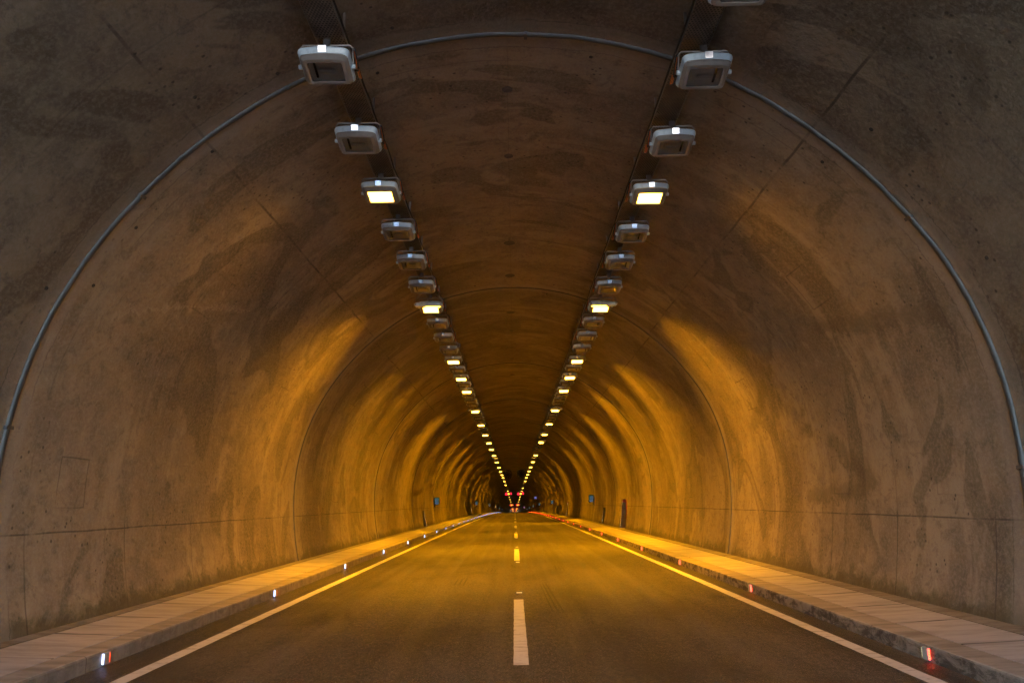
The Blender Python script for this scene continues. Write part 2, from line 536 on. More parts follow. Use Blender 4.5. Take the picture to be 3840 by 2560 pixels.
M['lit'] = emit('lit_lamp', (1.0, 0.46, 0.036), 30)
M['litfar'] = emit('lit_lamp_inner_zone', (1.0, 0.50, 0.045), 24)
M['litsmall'] = emit('lit_small_lamp', (1.0, 0.50, 0.040), 22)
M['ledwhite'] = emit('led_white', (0.42, 0.52, 1.0), 9)
M['ledred'] = emit('led_red', (1.0, 0.030, 0.010), 20)
M['ledredback'] = emit('led_red_back', (1.0, 0.07, 0.02), 2.2)
M['ledpaleback'] = emit('led_pale_back', (0.9, 0.75, 0.4), 0.5)
M['sigred'] = emit('signal_red', (1.0, 0.01, 0.03), 5)
M['sigamber'] = emit('signal_amber', (1.0, 0.62, 0.02), 9)
M['exitgreen'] = emit('exit_green', (0.0, 0.16, 0.13), 0.30)
M['exitwhite'] = emit('exit_white', (0.40, 0.42, 0.62), 0.36)
M['exitink'] = emit('exit_ink', (0.05, 0.03, 0.12), 0.5)
M['blue'] = emit('blue_sign', (0.12, 0.10, 0.42), 0.5)
M['bluewhite'] = emit('blue_sign_white', (0.45, 0.42, 0.8), 0.6)


# ---------------------------------------------------------------- object helpers
def link(name, bm, mat, parent=None, smooth=False, loc=None):
    me = bpy.data.meshes.new(name)
    bm.normal_update()
    bm.to_mesh(me)
    bm.free()
    for m in (mat if isinstance(mat, (list, tuple)) else [mat]):
        me.materials.append(m)
    if smooth:
        for p in me.polygons:
            p.use_smooth = True
    o = bpy.data.objects.new(name, me)
    C.objects.link(o)
    if parent:
        o.parent = parent
    if loc:
        o.location = loc
    return o


def empty(name, loc=(0, 0, 0)):
    o = bpy.data.objects.new(name, None)
    o.empty_display_size = 0.1
    C.objects.link(o)
    o.location = loc
    return o


def tag(o, label=None, cat=None, group=None, kind=None):
    if label:
        o['label'] = label
    if cat:
        o['category'] = cat
    if group:
        o['group'] = group
    if kind:
        o['kind'] = kind
    return o


def copy_tree(o, parent=None):
    c = o.copy()
    C.objects.link(c)
    c.parent = parent
    for ch in list(o.children):
        copy_tree(ch, c)
    return c


def box(bm, x0, x1, y0, y1, z0, z1, bev=0.0):
    r = bmesh.ops.create_cube(bm, size=1)
    bmesh.ops.scale(bm, vec=(x1 - x0, y1 - y0, z1 - z0), verts=r['verts'])
    bmesh.ops.translate(bm, vec=((x0 + x1) / 2, (y0 + y1) / 2, (z0 + z1) / 2), verts=r['verts'])
    if bev:
        ed = list({e for v in r['verts'] for e in v.link_edges})
        bmesh.ops.bevel(bm, geom=ed, offset=bev, segments=2, affect='EDGES')


def tube(bm, pts, r, n=8, cap=True):
    pts = [Vector(p) for p in pts]
    rings = []
    up = Vector((0, 0, 1))
    for i, p in enumerate(pts):
        a = pts[max(0, i - 1)]
        b = pts[min(len(pts) - 1, i + 1)]
        t = (b - a).normalized()
        ref = up if abs(t.dot(up)) < 0.95 else Vector((1, 0, 0))
        s = t.cross(ref).normalized()
        q = s.cross(t)
        rr = r[i] if isinstance(r, (list, tuple)) else r
        rings.append([bm.verts.new(p + s * rr * math.cos(k * 2 * PI / n) + q * rr * math.sin(k * 2 * PI / n)) for k in range(n)])
    for a, b in zip(rings, rings[1:]):
        for k in range(n):
            bm.faces.new((a[k], a[(k + 1) % n], b[(k + 1) % n], b[k]))
    if cap and n > 2:
        bm.faces.new(rings[0][::-1])
        bm.faces.new(rings[-1])


def rrect(w, h, rad, seg=4, bow=0.0):
    """rounded rectangle outline in x,y; bow bulges the near (-y) side"""
    pts = []
    for cx, cy, a0 in ((w / 2 - rad, -h / 2 + rad, -90), (w / 2 - rad, h / 2 - rad, 0),
                       (-w / 2 + rad, h / 2 - rad, 90), (-w / 2 + rad, -h / 2 + rad, 180)):
        for k in range(seg + 1):
            a = math.radians(a0 + 90 * k / seg)
            pts.append((cx + rad * math.cos(a), cy + rad * math.sin(a)))
    # densify near side (from last point to first)
    x0, x1 = -w / 2 + rad, w / 2 - rad
    near = [(x0 + (x1 - x0) * k / 8, -h / 2) for k in range(1, 8)]
    pts = pts + near
    if bow:
        pts = [(x, y - (bow * (1 - (2 * x / w) ** 2) if y < -h / 2 + rad * 1.01 else 0)) for x, y in pts]
    return pts


def loft(bm, sections, cap0=False, cap1=False):
    rings = [[bm.verts.new((x, y, z)) for x, y in pts] for pts, z in sections]
    n = len(rings[0])
    for a, b in zip(rings, rings[1:]):
        for k in range(n):
            bm.faces.new((a[k], a[(k + 1) % n], b[(k + 1) % n], b[k]))
    if cap0:
        bm.faces.new(rings[0][::-1])
    if cap1:
        bm.faces.new(rings[-1])


# ---------------------------------------------------------------- long distance grid
def dsteps(a, b, extra=()):
    out = []
    d = a
    while d < b:
        out.append(d)
        d += 1.0 if d < 40 else (5.0 if d < 400 else 25.0)
    out.append(b)
    out = sorted(set(round(x, 4) for x in out) | set(round(x, 4) for x in extra if a < x < b))
    return out


def sweep(section, ds, closed=False, uvfun=None):
    """section: list of (x, z); swept along the bore following the fall"""
    bm = bmesh.new()
    rows = [[bm.verts.new((x, d, z - drop(d))) for x, z in section] for d in ds]
    n = len(section)
    for a, b in zip(rows, rows[1:]):
        for k in range(n if closed else n - 1):
            bm.faces.new((a[k], a[(k + 1) % n], b[(k + 1) % n], b[k]))
    if closed:
        bm.faces.new(rows[0][::-1])
        bm.faces.new(rows[-1])
    return bm


# niches: side, d0, d1, top z, depth plane x
NICHES = [(1, 33.35, 34.95, 1.46, 'door'), (1, 69.6, 71.2, 1.46, 'door'), (1, 122.2, 123.8, 1.46, 'door'),
          (1, 41.3, 42.25, 1.04, 'slot'), (-1, 41.3, 42.25, 1.04, 'slot'),
          (1, 88.6, 89.6, 1.04, 'slot'), (-1, 88.0, 89.0, 1.04, 'slot')]

# ---------------------------------------------------------------- tunnel lining
TMAX = math.radians(117.5)
ths = [TMAX * (k / 46) for k in range(47)]
ths = sorted(set([-a for a in ths] + ths + [s * theta_at(z, s) for s in (-1, 1) for z in (1.46, 1.04)]))
extra = [x for n in NICHES for x in n[1:3]]
ds = dsteps(START, END, extra)
bm = bmesh.new()
uvl = bm.loops.layers.uv.new('lining')
uvh = bm.loops.layers.uv.new('height')
arc = [0.0]
P = [prof(a) for a in ths]
mid = min(range(len(ths)), key=lambda k: abs(ths[k]))
cum = [0.0]
for a, b in zip(P, P[1:]):
    cum.append(cum[-1] + math.dist(a, b))
cum = [c - cum[mid] for c in cum]
rows = [[bm.verts.new((x, d, z - drop(d))) for x, z in P] for d in ds]
for i in range(len(ds) - 1):
    dm = (ds[i] + ds[i + 1]) / 2
    for k in range(len(ths) - 1):
        zm = (P[k][1] + P[k + 1][1]) / 2
        side = 1 if ths[k] + ths[k + 1] > 0 else -1
        if any(n[0] == side and n[1] < dm < n[2] and zm < n[3] for n in NICHES):
            continue
        f = bm.faces.new((rows[i][k], rows[i + 1][k], rows[i + 1][k + 1], rows[i][k + 1]))
        f.smooth = True
        for lp, (ii, kk) in zip(f.loops, ((i, k), (i + 1, k), (i + 1, k + 1), (i, k + 1))):
            lp[uvl].uv = (ds[ii], cum[kk])
            lp[uvh].uv = (P[kk][1], 0)
lining = link('tunnel_lining', bm, M['lining'])
tag(lining, 'arched concrete tunnel lining with stained cast panels around the whole road', 'tunnel')

# portal face so that no daylight leaks over the crown from outside
bm = bmesh.new()
inner = [bm.verts.new((x, START, z)) for x, z in P]
outer = []
for x, z in P:
    v = Vector((x, 0, z - 1.5)).normalized()
    outer.append(bm.verts.new((x + v.x * 7, START, max(z + v.z * 7, -0.3))))
for k in range(len(P) - 1):
    bm.faces.new((inner[k], inner[k + 1], outer[k + 1], outer[k]))
link('portal_face', bm, M['niche'], lining)
# dark bulkhead far beyond the crest
# casting joint covers: a half round strip round the arch at every joint
def joint_bm(r, full=True):
    bm = bmesh.new()
    t0 = math.radians(115.5)
    N = 90
    rows = []
    for k in range(N + 1):
        a = -t0 + 2 * t0 * k / N
        x, z = prof(a)
        x2, z2 = prof(a + 0.001)
        tx, tz = x2 - x, z2 - z
        L = math.hypot(tx, tz)
        nx, nz = tz / L, -tx / L
        if nx * x + nz * (z - ZC) > 0:
            nx, nz = -nx, -nz
        row = []
        for j in range(7):
            b = PI * j / 6
            w, hgt = -r * math.cos(b), r * 0.85 * math.sin(b) + 0.001
            wob = 0.004 * math.sin(a * 23) + 0.003 * math.sin(a * 57 + 1)
            row.append(bm.verts.new((x + nx * hgt, w + wob, z + nz * hgt)))
        rows.append(row)
    for a, b in zip(rows, rows[1:]):
        for j in range(6):
            bm.faces.new((a[j], b[j], b[j + 1], a[j + 1]))
    bmesh.ops.recalc_face_normals(bm, faces=bm.faces)
    return bm


j0 = link('joint_cover', joint_bm(0.036), M['pipe'], lining, smooth=True, loc=(0, JOINT0, -drop(JOINT0)))
bmc = bmesh.new()
box(bmc, -0.0175, 0.0175, -0.052, 0.052, -0.036, 0.036)
clip = link('joint_clip', bmc, M['pipedark'], j0)
for k in range(-9, 10, 3):
    a = math.radians(k * 10.7 + 3)
    x, z = prof(a)
    c = clip if k == -9 else clip.copy()
    if k > -9:
        C.objects.link(c)
    c.location = (x, 0, z)
    c.rotation_euler = (0, a, 0)
j0['label'] = 'grey pipe-like joint cover, the nearest hoop'
jt = link('joint_cover', joint_bm(0.022), M['pipedark'], lining, smooth=True, loc=(0, JOINT0 + RING, -drop(JOINT0 + RING)))
for k in range(2, 30):
    c = jt.copy()
    C.objects.link(c)
    d = JOINT0 + RING * k
    c.location = (0, d, -drop(d))

# grout plugs in the crown
def disc_part(name, d, t, r, mat, up=0.006):
    x, z = prof(t)
    x2, z2 = prof(t + 0.001)
    ang = math.atan2(z2 - z, x2 - x)
    bm = bmesh.new()
    R0 = r
    loft(bm, [([(R0 * math.cos(k * PI / 10) * (1 + .05 * math.sin(3 * k)), R0 * 1.1 * math.sin(k * PI / 10)) for k in range(20)], 0.0),
              ([(R0 * .86 * math.cos(k * PI / 10), R0 * .94 * math.sin(k * PI / 10)) for k in range(20)], -up),
              ([(R0 * .70 * math.cos(k * PI / 10), R0 * .76 * math.sin(k * PI / 10)) for k in range(20)], -up * 0.3)], cap1=True)
    o = link(name, bm, mat, lining, loc=(x, d, z - drop(d)))
    o.rotation_euler = (0, -ang, 0)
    return o


M['plug'] = fine('plug_mortar', (0.15, 0.145, 0.145), 0.9, 0.2, 0, 0.5, 12)
for d in (8.5, 10.35, 14.2, 16.4, 19.8, 22.0, 26.5, 30.0):
    disc_part('grout_plug', d, random.uniform(-0.006, 0.006), random.choice((0.07, 0.10, 0.12)), M['plug'])
for d in (6.8, 7.0, 7.75, 7.7, 16.9, 17.8):
    for _ in range(3):
        disc_part('anchor_plug', d + random.uniform(-.1, .1), math.radians(random.uniform(-85, 85)), 0.022, M['gasket'])

# niches cut in the wall
for side, a, b, zt, kind in NICHES:
    xb = side * (5.24 if kind == 'door' else 5.2)
    bm = bmesh.new()
    zs = [0.0 + (zt - 0.0) * k / 8 for k in range(9)]
    dr = drop((a + b) / 2)
    for y in (a, b):
        front = [bm.verts.new((wall_x(z, side), y, z - drop(y))) for z in zs]
        back = [bm.verts.new((xb, y, z - drop(y))) for z in zs]
        for k in range(8):
            bm.faces.new((front[k], front[k + 1], back[k + 1], back[k]))
    def q(*c):
        bm.faces.new([bm.verts.new(p) for p in c])
    q((xb, a, -drop(a)), (xb, b, -drop(b)), (xb, b, zt - drop(b)), (xb, a, zt - drop(a)))
    q((wall_x(zt, side), a, zt - drop(a)), (wall_x(zt, side), b, zt - drop(b)), (xb, b, zt - drop(b)), (xb, a, zt - drop(a)))
    q((wall_x(0.1, side) , a, 0.185 - drop(a)), (wall_x(0.1, side), b, 0.185 - drop(b)), (xb, b, 0.185 - drop(b)), (xb, a, 0.185 - drop(a)))
    link('niche', bm, M['niche'], lining)

# doors in the right wall
def make_door():
    t = empty('niche_door')
    bm = bmesh.new()
    box(bm, -0.03, 0.03, 0.05, 1.5, 0.02, 1.25, 0.006)
    for y0 in (0.16, 0.84):
        for z0, z1 in ((0.12, 0.58), (0.66, 1.14)):
            box(bm, -0.037, -0.0305, y0, y0 + 0.52, z0, z1, 0.003)
    link('door_leaf', bm, M['door'], t)
    bm = bmesh.new()
    box(bm, -0.045, 0.04, 0.0, 0.048, 0.0, 1.30)
    box(bm, -0.045, 0.04, 1.502, 1.55, 0.0, 1.30)
    box(bm, -0.045, 0.04, 0.0485, 1.5015, 1.252, 1.30)
    link('door_frame', bm, M['door'], t)
    bm = bmesh.new()
    tube(bm, [(-0.04, 0.70, 0.55), (-0.09, 0.70, 0.55), (-0.09, 0.58, 0.55)], 0.012)
    tube(bm, [(-0.04, 0.80, 0.55), (-0.09, 0.80, 0.55), (-0.09, 0.92, 0.55)], 0.012)
    link('handle', bm, M['latch'], t)
    bm = bmesh.new()
    box(bm, -0.20, -0.05, 1.42, 1.54, 1.13, 1.24, 0.02)
    tube(bm, [(-0.05, 1.50, 1.18), (0.0, 1.50, 1.18)], 0.02)
    link('beacon', bm, M['door'], t)
    return t


door0 = make_door()
doors = [n for n in NICHES if n[4] == 'door']
dlabels = ['red-brown double door in the right wall, nearest the camera',
           'second red-brown niche door along the right wall, beyond the lit exit sign',
           'third niche door along the right wall, farthest away']
for i, n in enumerate(doors):
    t = door0 if i == 0 else copy_tree(door0)
    t.location = (5.14, n[1] + 0.02, 0.19 - drop(n[1] + 0.8))
    tag(t, dlabels[i], 'door', 'doors in wall niches')


def make_cabinet():
    t = empty('hydrant_cabinet')
    bm = bmesh.new()
    box(bm, -0.05, 0.05, 0.04, 0.90, 0.0, 0.83, 0.006)
    link('cabinet_body', bm, M['cabinet'], t)
    bm = bmesh.new()
    box(bm, -0.062, -0.0505, 0.09, 0.85, 0.05, 0.78, 0.003)
    link('cabinet_door', bm, M['cabinet'], t)
    return t


cab0 = make_cabinet()
cl = ['dark narrow cabinet in the right wall, nearer than the lit exit sign', 'dark narrow cabinet in the left wall, nearer than the lit exit sign',
      'far dark cabinet in the right wall, before the second exit sign', 'far dark cabinet in the left wall, before the second exit sign']
for i, n in enumerate([n for n in NICHES if n[4] == 'slot']):
    t = cab0 if i == 0 else copy_tree(cab0)
    t.location = (n[0] * 5.09, n[1] + 0.01, 0.19 - drop(n[1]))
    if n[0] < 0:
        t.rotation_euler.z = PI
        t.location.y = n[1] + 0.95
    tag(t, cl[i], 'cabinet', 'cabinets in wall slots')

# ---------------------------------------------------------------- road, kerbs, footways
dsr = dsteps(-60, 700)
XL, XR = -3.80, 3.60
road = link('road', sweep([(XL - 0.15, 0), (-1.9, 0.0), (0, 0.0), (1.9, 0.0), (XR + 0.15, 0)], dsr), M['asphalt'], smooth=True)
tag(road, 'dark asphalt two-lane road running through the tunnel', None, None, 'structure')
bm = bmesh.new()
rngp = random.Random(3)


def stripe(bm, x, w, d0, d1, step, jit=0.003):
    n = max(1, int(math.ceil((d1 - d0) / step)))
    L, R = [], []
    for k in range(n + 1):
        d = d0 + (d1 - d0) * k / n
        z = 0.004 - drop(d)
        L.append(bm.verts.new((x - w / 2 + rngp.uniform(-jit, jit), d, z)))
        R.append(bm.verts.new((x + w / 2 + rngp.uniform(-jit, jit), d, z)))
    for k in range(n):
        bm.faces.new((L[k], R[k], R[k + 1], L[k + 1]))


for x in (-3.31, 3.25):
    stripe(bm, x, 0.145, -40, 30, 0.25, 0.004)
    stripe(bm, x, 0.145, 30, 300, 3.0, 0.0)
k = 0
d = 7.05
while d < 300:
    stripe(bm, 0.04, 0.138, d, d + 4.5, 0.12 if d < 20 else 1.1, 0.0025 if d < 20 else 0)
    d += 11.93
for d in (-4.88, -16.8):
    stripe(bm, 0.04, 0.138, d, d + 4.5, 1.0)
mk = link('road_markings', bm, M['paint'])
tag(mk, 'white edge lines and broken centre line painted on the asphalt', None, None, 'structure')

for side, X0, X1, X2, name in ((-1, 3.80, 4.03, 4.72, 'left'), (1, 3.60, 3.87, 4.55, 'right')):
    s = side
    dk = dsteps(START, 420)
    sec = [(s * X0, -0.05), (s * X0, 0.118), (s * (X0 + 0.006), 0.132), (s * (X0 + 0.02), 0.139), (s * (X0 + .12), 0.142),
           (s * X1, 0.145), (s * X1, 0.12)]
    o = link('kerb', sweep(sec, dk), M['kerb'])
    tag(o, 'stained concrete kerb face along the ' + name + ' side of the road', None, None, 'structure')
    sec = [(s * (X1 + 0.012), 0.10), (s * (X1 + 0.012), 0.147), (s * (X1 + .35), 0.160), (s * X2, 0.176), (s * X2, 0.12)]
    o = link('footway', sweep(sec, dk), M['slab'])
    tag(o, 'pale concrete slab footway on the ' + name + ' side of the tunnel', None, None, 'structure')
    sec = [(s * (X2 + 0.014), 0.10), (s * (X2 + 0.014), 0.180), (s * (X2 + .1), 0.188), (s * 5.02, 0.192)]
    o = link('footway_edge_strip', sweep(sec, dk), M['strip'])
    tag(o, 'concrete edging strip at the foot of the ' + name + ' wall', None, None, 'structure')
    sec = [(s * (X0 + 0.1), 0.105), (s * 5.0, 0.105)]
    o = link('footway_bed', sweep(sec, dk), M['dark'])
    tag(o, 'dark bedding visible in the slab joints on the ' + name, None, None, 'structure')

# ground outside the portal, behind the camera
bm = bmesh.new()
vs = [bm.verts.new(p) for p in ((-300, -400, -0.06), (300, -400, -0.06), (300, START + 0.01, -0.06), (-300, START + 0.01, -0.06))]
bm.faces.new(vs)
g = link('ground', bm, M['ground'])
tag(g, 'open ground outside the tunnel mouth', None, None, 'structure')

# ---------------------------------------------------------------- road studs on the centre line
def make_stud():
    bm = bmesh.new()
    loft(bm, [([(-.055, -.045), (.055, -.045), (.055, .045), (-.055, .045)], 0.0),
              ([(-.050, -.022), (.050, -.022), (.050, .022), (-.050, .022)], 0.017)], cap0=True, cap1=True)
    t = link('road_stud', bm, M['gasket'])
    bm = bmesh.new()
    v = [bm.verts.new(p) for p in ((-.047, -.0445, .003), (.047, -.0445, .003), (.045, -.0255, .0167), (-.045, -.0255, .0167))]
    bm.faces.new(v)
    link('reflector', bm, M['studreflect'], t)
    return t


M['studreflect'] = fine('stud_reflector', (0.90, 0.94, 1.0), 0.35, 0.8, 0.0, 0.05)
st0 = make_stud()
sd = [6.30 + 6.07 * k for k in range(31)]
where = ['just before the nearest centre dash', 'just beyond the nearest centre dash']
for i, d in enumerate(sd):
    t = st0 if i == 0 else copy_tree(st0)
    t.location = (0.055, d, 0.0 - drop(d))
    lab = ('pale reflector stud ' + where[i]) if i < 2 else \
        ('reflector stud on the centre line, ' + ('near' if i % 2 == 0 else 'far') + ' end of centre dash %s from the camera' %
         ['', 'two', 'three', 'four', 'five', 'six', 'seven', 'eight', 'nine', 'ten', 'eleven', 'twelve', 'thirteen', 'fourteen', 'fifteen', 'sixteen'][i // 2])
    tag(t, lab, 'road stud', 'reflector studs on the centre line')

# ---------------------------------------------------------------- kerb marker lights
def make_marker(side, ledmat, backmat):
    t = empty('kerb_light')
    s = -side      # towards the road
    bm = bmesh.new()
    box(bm, min(0, s * 0.026), max(0, s * 0.026), -0.045, 0.045, -0.052, 0.052, 0.004)
    link('light_body', bm, M['ledbody'], t)
    bm = bmesh.new()
    for k in range(7):
        z = -0.041 + k * 0.0128
        a, b = s * 0.004, s * 0.0225
        v = [bm.verts.new(p) for p in ((a, -0.0475, z), (b, -0.0475, z), (b, -0.0475, z + 0.0095), (a, -0.0475, z + 0.0095))]
        bm.faces.new(v)
    link('led_strip', bm, ledmat, t)
    bm = bmesh.new()
    a, b = s * 0.004, s * 0.0225
    v = [bm.verts.new(p) for p in ((a, 0.0475, -0.04), (b, 0.0475, -0.04), (b, 0.0475, 0.04), (a, 0.0475, 0.04))]
    bm.faces.new(v)
    box(bm, min(0, s * 0.024), max(0, s * 0.024), 0.0455, 0.064, -0.044, 0.044, 0.003)
    link('rear_led_strip', bm, backmat, t)
    return t


NUM = ['nearest', 'second', 'third', 'fourth', 'fifth', 'sixth', 'seventh', 'eighth', 'ninth', 'tenth', 'eleventh', 'twelfth',
       'thirteenth', 'fourteenth', 'fifteenth', 'sixteenth', 'seventeenth', 'eighteenth', 'nineteenth', 'twentieth']
TENS = {2: 'twenty', 3: 'thirty', 4: 'forty', 5: 'fifty', 6: 'sixty'}
ORD = {2: 'twentieth', 3: 'thirtieth', 4: 'fortieth', 5: 'fiftieth', 6: 'sixtieth'}


def nth(i):     # 0 based
    if i < 20:
        return NUM[i]
    n = i + 1
    if n % 10 == 0:
        return ORD[n // 10]
    return TENS[n // 10] + '-' + (['first'] + NUM[1:])[n % 10 - 1]


ml = make_marker(-1, M['ledwhite'], M['ledredback'])
mr = make_marker(1, M['ledred'], M['ledpaleback'])
for side, proto, X in ((-1, ml, XL), (1, mr, XR)):
    i = 0
    d = 7.30 if side < 0 else 6.95
    while d < 202:
        t = proto if i == 0 else copy_tree(proto)
        t.location = (X, d, 0.066 - drop(d))
        if side < 0:
            tag(t, '%s white marker light from the camera on the left kerb face' % nth(i), 'kerb light', 'white marker lights along the left kerb')
        else:
            tag(t, '%s red marker light from the camera on the right kerb face' % nth(i), 'kerb light', 'red marker lights along the right kerb')
        i += 1
        d += 4.98

# ---------------------------------------------------------------- cable trays and cables
TRAY = {-1: -1.755, 1: 1.915}
dt = dsteps(START, 420)
for s in (-1, 1):
    x, zt = TRAY[s], 5.94
    nm = 'left' if s < 0 else 'right'
    t = empty('cable_tray')
    tag(t, 'perforated steel cable tray under the ceiling above the ' + nm + ' row of lamps', 'cable tray', 'cable trays under the ceiling')
    link('tray_floor', sweep([(x - 0.145, zt), (x + 0.145, zt)], dt), M['tray'], t)
    link('tray_shade_sheet', sweep([(x - 0.135, zt + 0.012), (x + 0.135, zt + 0.012)], dt), M['black'], t)  # flat black sheet added behind the perforations, stands in for shade in the holes
    inn = -s
    for e, z1 in ((inn * 0.146, 0.055), (-inn * 0.146, 0.055)):
        link('side_rail', sweep([(x + e, zt - 0.002), (x + e, zt + z1), (x + e + 0.004 * (1 if e > 0 else -1), zt + z1), (x + e + 0.004 * (1 if e > 0 else -1), zt - 0.002)], dt, True), M['steel'], t)
    # hangers fixing the tray to the vault
    bm = bmesh.new()
    d = -11.0
    while d < 80:
        for e in (-0.13, 0.13):
            zc = prof(math.asin(min(1, (x + e) / 4.35)))[1]
            top = 6.22
            # height of the vault at this x
            a = 0.0
            while abs(prof(a)[0]) < abs(x + e):
                a += 0.002
            top = prof(a)[1] + 0.02
            box(bm, x + e - 0.012, x + e + 0.012, d - 0.015, d + 0.015, zt + 0.003 - drop(d), top - drop(d))
        d += 1.6
    link('hanger', bm, M['steel'], t)['kind'] = 'stuff'
    # a black cable tied along the inner edge
    bm = bmesh.new()
    rc = random.Random(5 + s)
    pts = []
    d = START + 0.2
    while d < 62:
        pts.append((x + inn * (0.165 + rc.uniform(-0.004, 0.006)), d, zt + 0.012 + rc.uniform(-0.010, 0.008) - drop(d)))
        d += 0.30
    while d < 300:
        pts.append((x + inn * 0.165, d, zt + 0.01 - drop(d)))
        d += 4
    tube(bm, pts, 0.011, 6)
    o = link('power_cable', bm, M['black'])
    tag(o, 'thin black cable tied along the inner edge of the ' + nm + ' cable tray', 'cable', 'cables along the trays')

# ---------------------------------------------------------------- luminaires
def lum_parts(s, lit, detail=2, mat=None):
    """floodlight; s = -1 left row, 1 right row; origin at the lens centre"""
    t = empty('tunnel_lamp')
    inn = -s
    W, D = 0.56, 0.45
    bm = bmesh.new()
    loft(bm, [(rrect(W - 0.012, D - 0.012, 0.05, 4, 0.030), 0.046), (rrect(W, D, 0.055, 4, 0.032), 0.052),
              (rrect(W + 0.030, D + 0.040, 0.055, 4, 0.034), 0.092), (rrect(W + 0.018, D + 0.028, 0.055, 4, 0.034), 0.095),
              (rrect(W + 0.030, D + 0.040, 0.055, 4, 0.034), 0.115), (rrect(W, D + 0.01, 0.055, 4, 0.030), 0.140),
              (rrect(W - 0.12, D - 0.12, 0.05, 4, 0.02), 0.165)], cap1=True)
    link('housing', bm, M['housing'], t)
    bm = bmesh.new()
    gw, gd = 0.385, 0.285
    loft(bm, [(rrect(W - 0.012, D - 0.012, 0.05, 4, 0.030), 0.0455), (rrect(W - 0.02, D - 0.02, 0.05, 4, 0.028), 0.030),
              (rrect(W - 0.035, D - 0.035, 0.05, 4, 0.024), 0.026), (rrect(W - 0.085, D - 0.075, 0.045, 4, 0.014), 0.000),
              (rrect(gw + 0.016, gd + 0.016, 0.022, 4, 0.004), -0.001), (rrect(gw, gd, 0.018, 4, 0.004), 0.004),
              (rrect(gw, gd, 0.018, 4, 0.004), 0.02)])
    link('bezel', bm, M['bezel'], t)
    bm = bmesh.new()
    loft(bm, [(rrect(gw - 0.004, gd - 0.004, 0.018, 4, 0.004), 0.0075)], cap0=True)
    link('lens', bm, mat if lit else M['glass'], t)
    if not lit:
        bm = bmesh.new()
        loft(bm, [(rrect(gw, gd, 0.018, 4, 0.004), 0.021), (rrect(gw - 0.03, gd - 0.03, 0.02, 4, 0.0), 0.035),
                  (rrect(gw - 0.12, gd - 0.10, 0.02, 4, 0.0), 0.060)], cap1=True)
        rf = link('reflector', bm, M['reflector'], t)
        bm = bmesh.new()
        tube(bm, [(-0.10, 0.0, 0.03), (-0.085, 0.0, 0.03), (-0.08, 0.0, 0.03), (0.08, 0.0, 0.03), (0.085, 0, 0.03), (0.10, 0, 0.03)],
             [0.008, 0.009, 0.021, 0.021, 0.009, 0.008], 10)
        link('lamp_tube', bm, M['tube'], t)
        bm = bmesh.new()
        box(bm, s * 0.125 - 0.012, s * 0.125 + 0.012, -gd / 2 + 0.03, gd / 2 - 0.03, 0.030, 0.045)
        link('lamp_holder', bm, M['gasket'], t)
    bm = bmesh.new()
    y0 = -D / 2 - 0.032
    for p in ([(-0.045, y0 - 0.004, 0.050), (-0.045, y0 - 0.042, 0.112), (0.045, y0 - 0.042, 0.112), (0.045, y0 - 0.004, 0.050)],
              [(-0.045, y0 - 0.004, 0.050), (-0.045, y0 + 0.010, 0.112), (-0.045, y0 - 0.042, 0.112)],
              [(0.045, y0 - 0.004, 0.050), (0.045, y0 - 0.042, 0.112), (0.045, y0 + 0.010, 0.112)]):
        bm.faces.new([bm.verts.new(q_) for q_ in p])
    box(bm, -0.045, 0.045, y0 - 0.043, y0 + 0.03, 0.1125, 0.128, 0.004)
    link('latch', bm, M['latch'], t)
    # stirrup bracket
    bm = bmesh.new()
    xx = W / 2 + 0.022
    pts = [(-xx, 0.0, 0.085), (-xx, -0.05, 0.17), (-xx, -0.10, 0.26), (-xx + 0.03, -0.12, 0.29), (xx - 0.03, -0.12, 0.29),
           (xx, -0.10, 0.26), (xx, -0.05, 0.17), (xx, 0.0, 0.085)]
    tube(bm, pts, 0.011, 6)
    box(bm, -0.04, 0.04, -0.135, -0.105, 0.272, 0.405)
    link('bracket', bm, M['steel'], t)
    for e in (-1, 1):
        bm = bmesh.new()
        tube(bm, [(e * (W / 2 - 0.002), 0, 0.085), (e * (W / 2 + 0.045), 0, 0.085)], 0.028, 10)
        link('pivot_knob', bm, M['housing'], t)
    if detail > 1:
        bm = bmesh.new()
        x = inn * (W / 2 + 0.05)
        tube(bm, [(inn * (W / 2 - 0.06), 0.1, 0.16), (x, 0.12, 0.14), (x + inn * 0.02, 0.04, 0.06), (x + inn * 0.03, -0.06, 0.10),
                  (x, -0.10, 0.25), (x - inn * 0.06, -0.05, 0.34)], 0.009, 6)
        link('black_lead', bm, M['black'], t)
        bm = bmesh.new()
        tube(bm, [(x, 0.16, 0.20), (x + inn * 0.035, 0.18, 0.08), (x + inn * 0.03, 0.10, 0.02), (x + inn * 0.01, 0.02, 0.10), (x - inn * 0.03, -0.02, 0.30)], 0.008, 6)
        link('orange_lead', bm, M['orange'], t)
    if lit:
        add_lobes(t, s, 1.0)
    return t


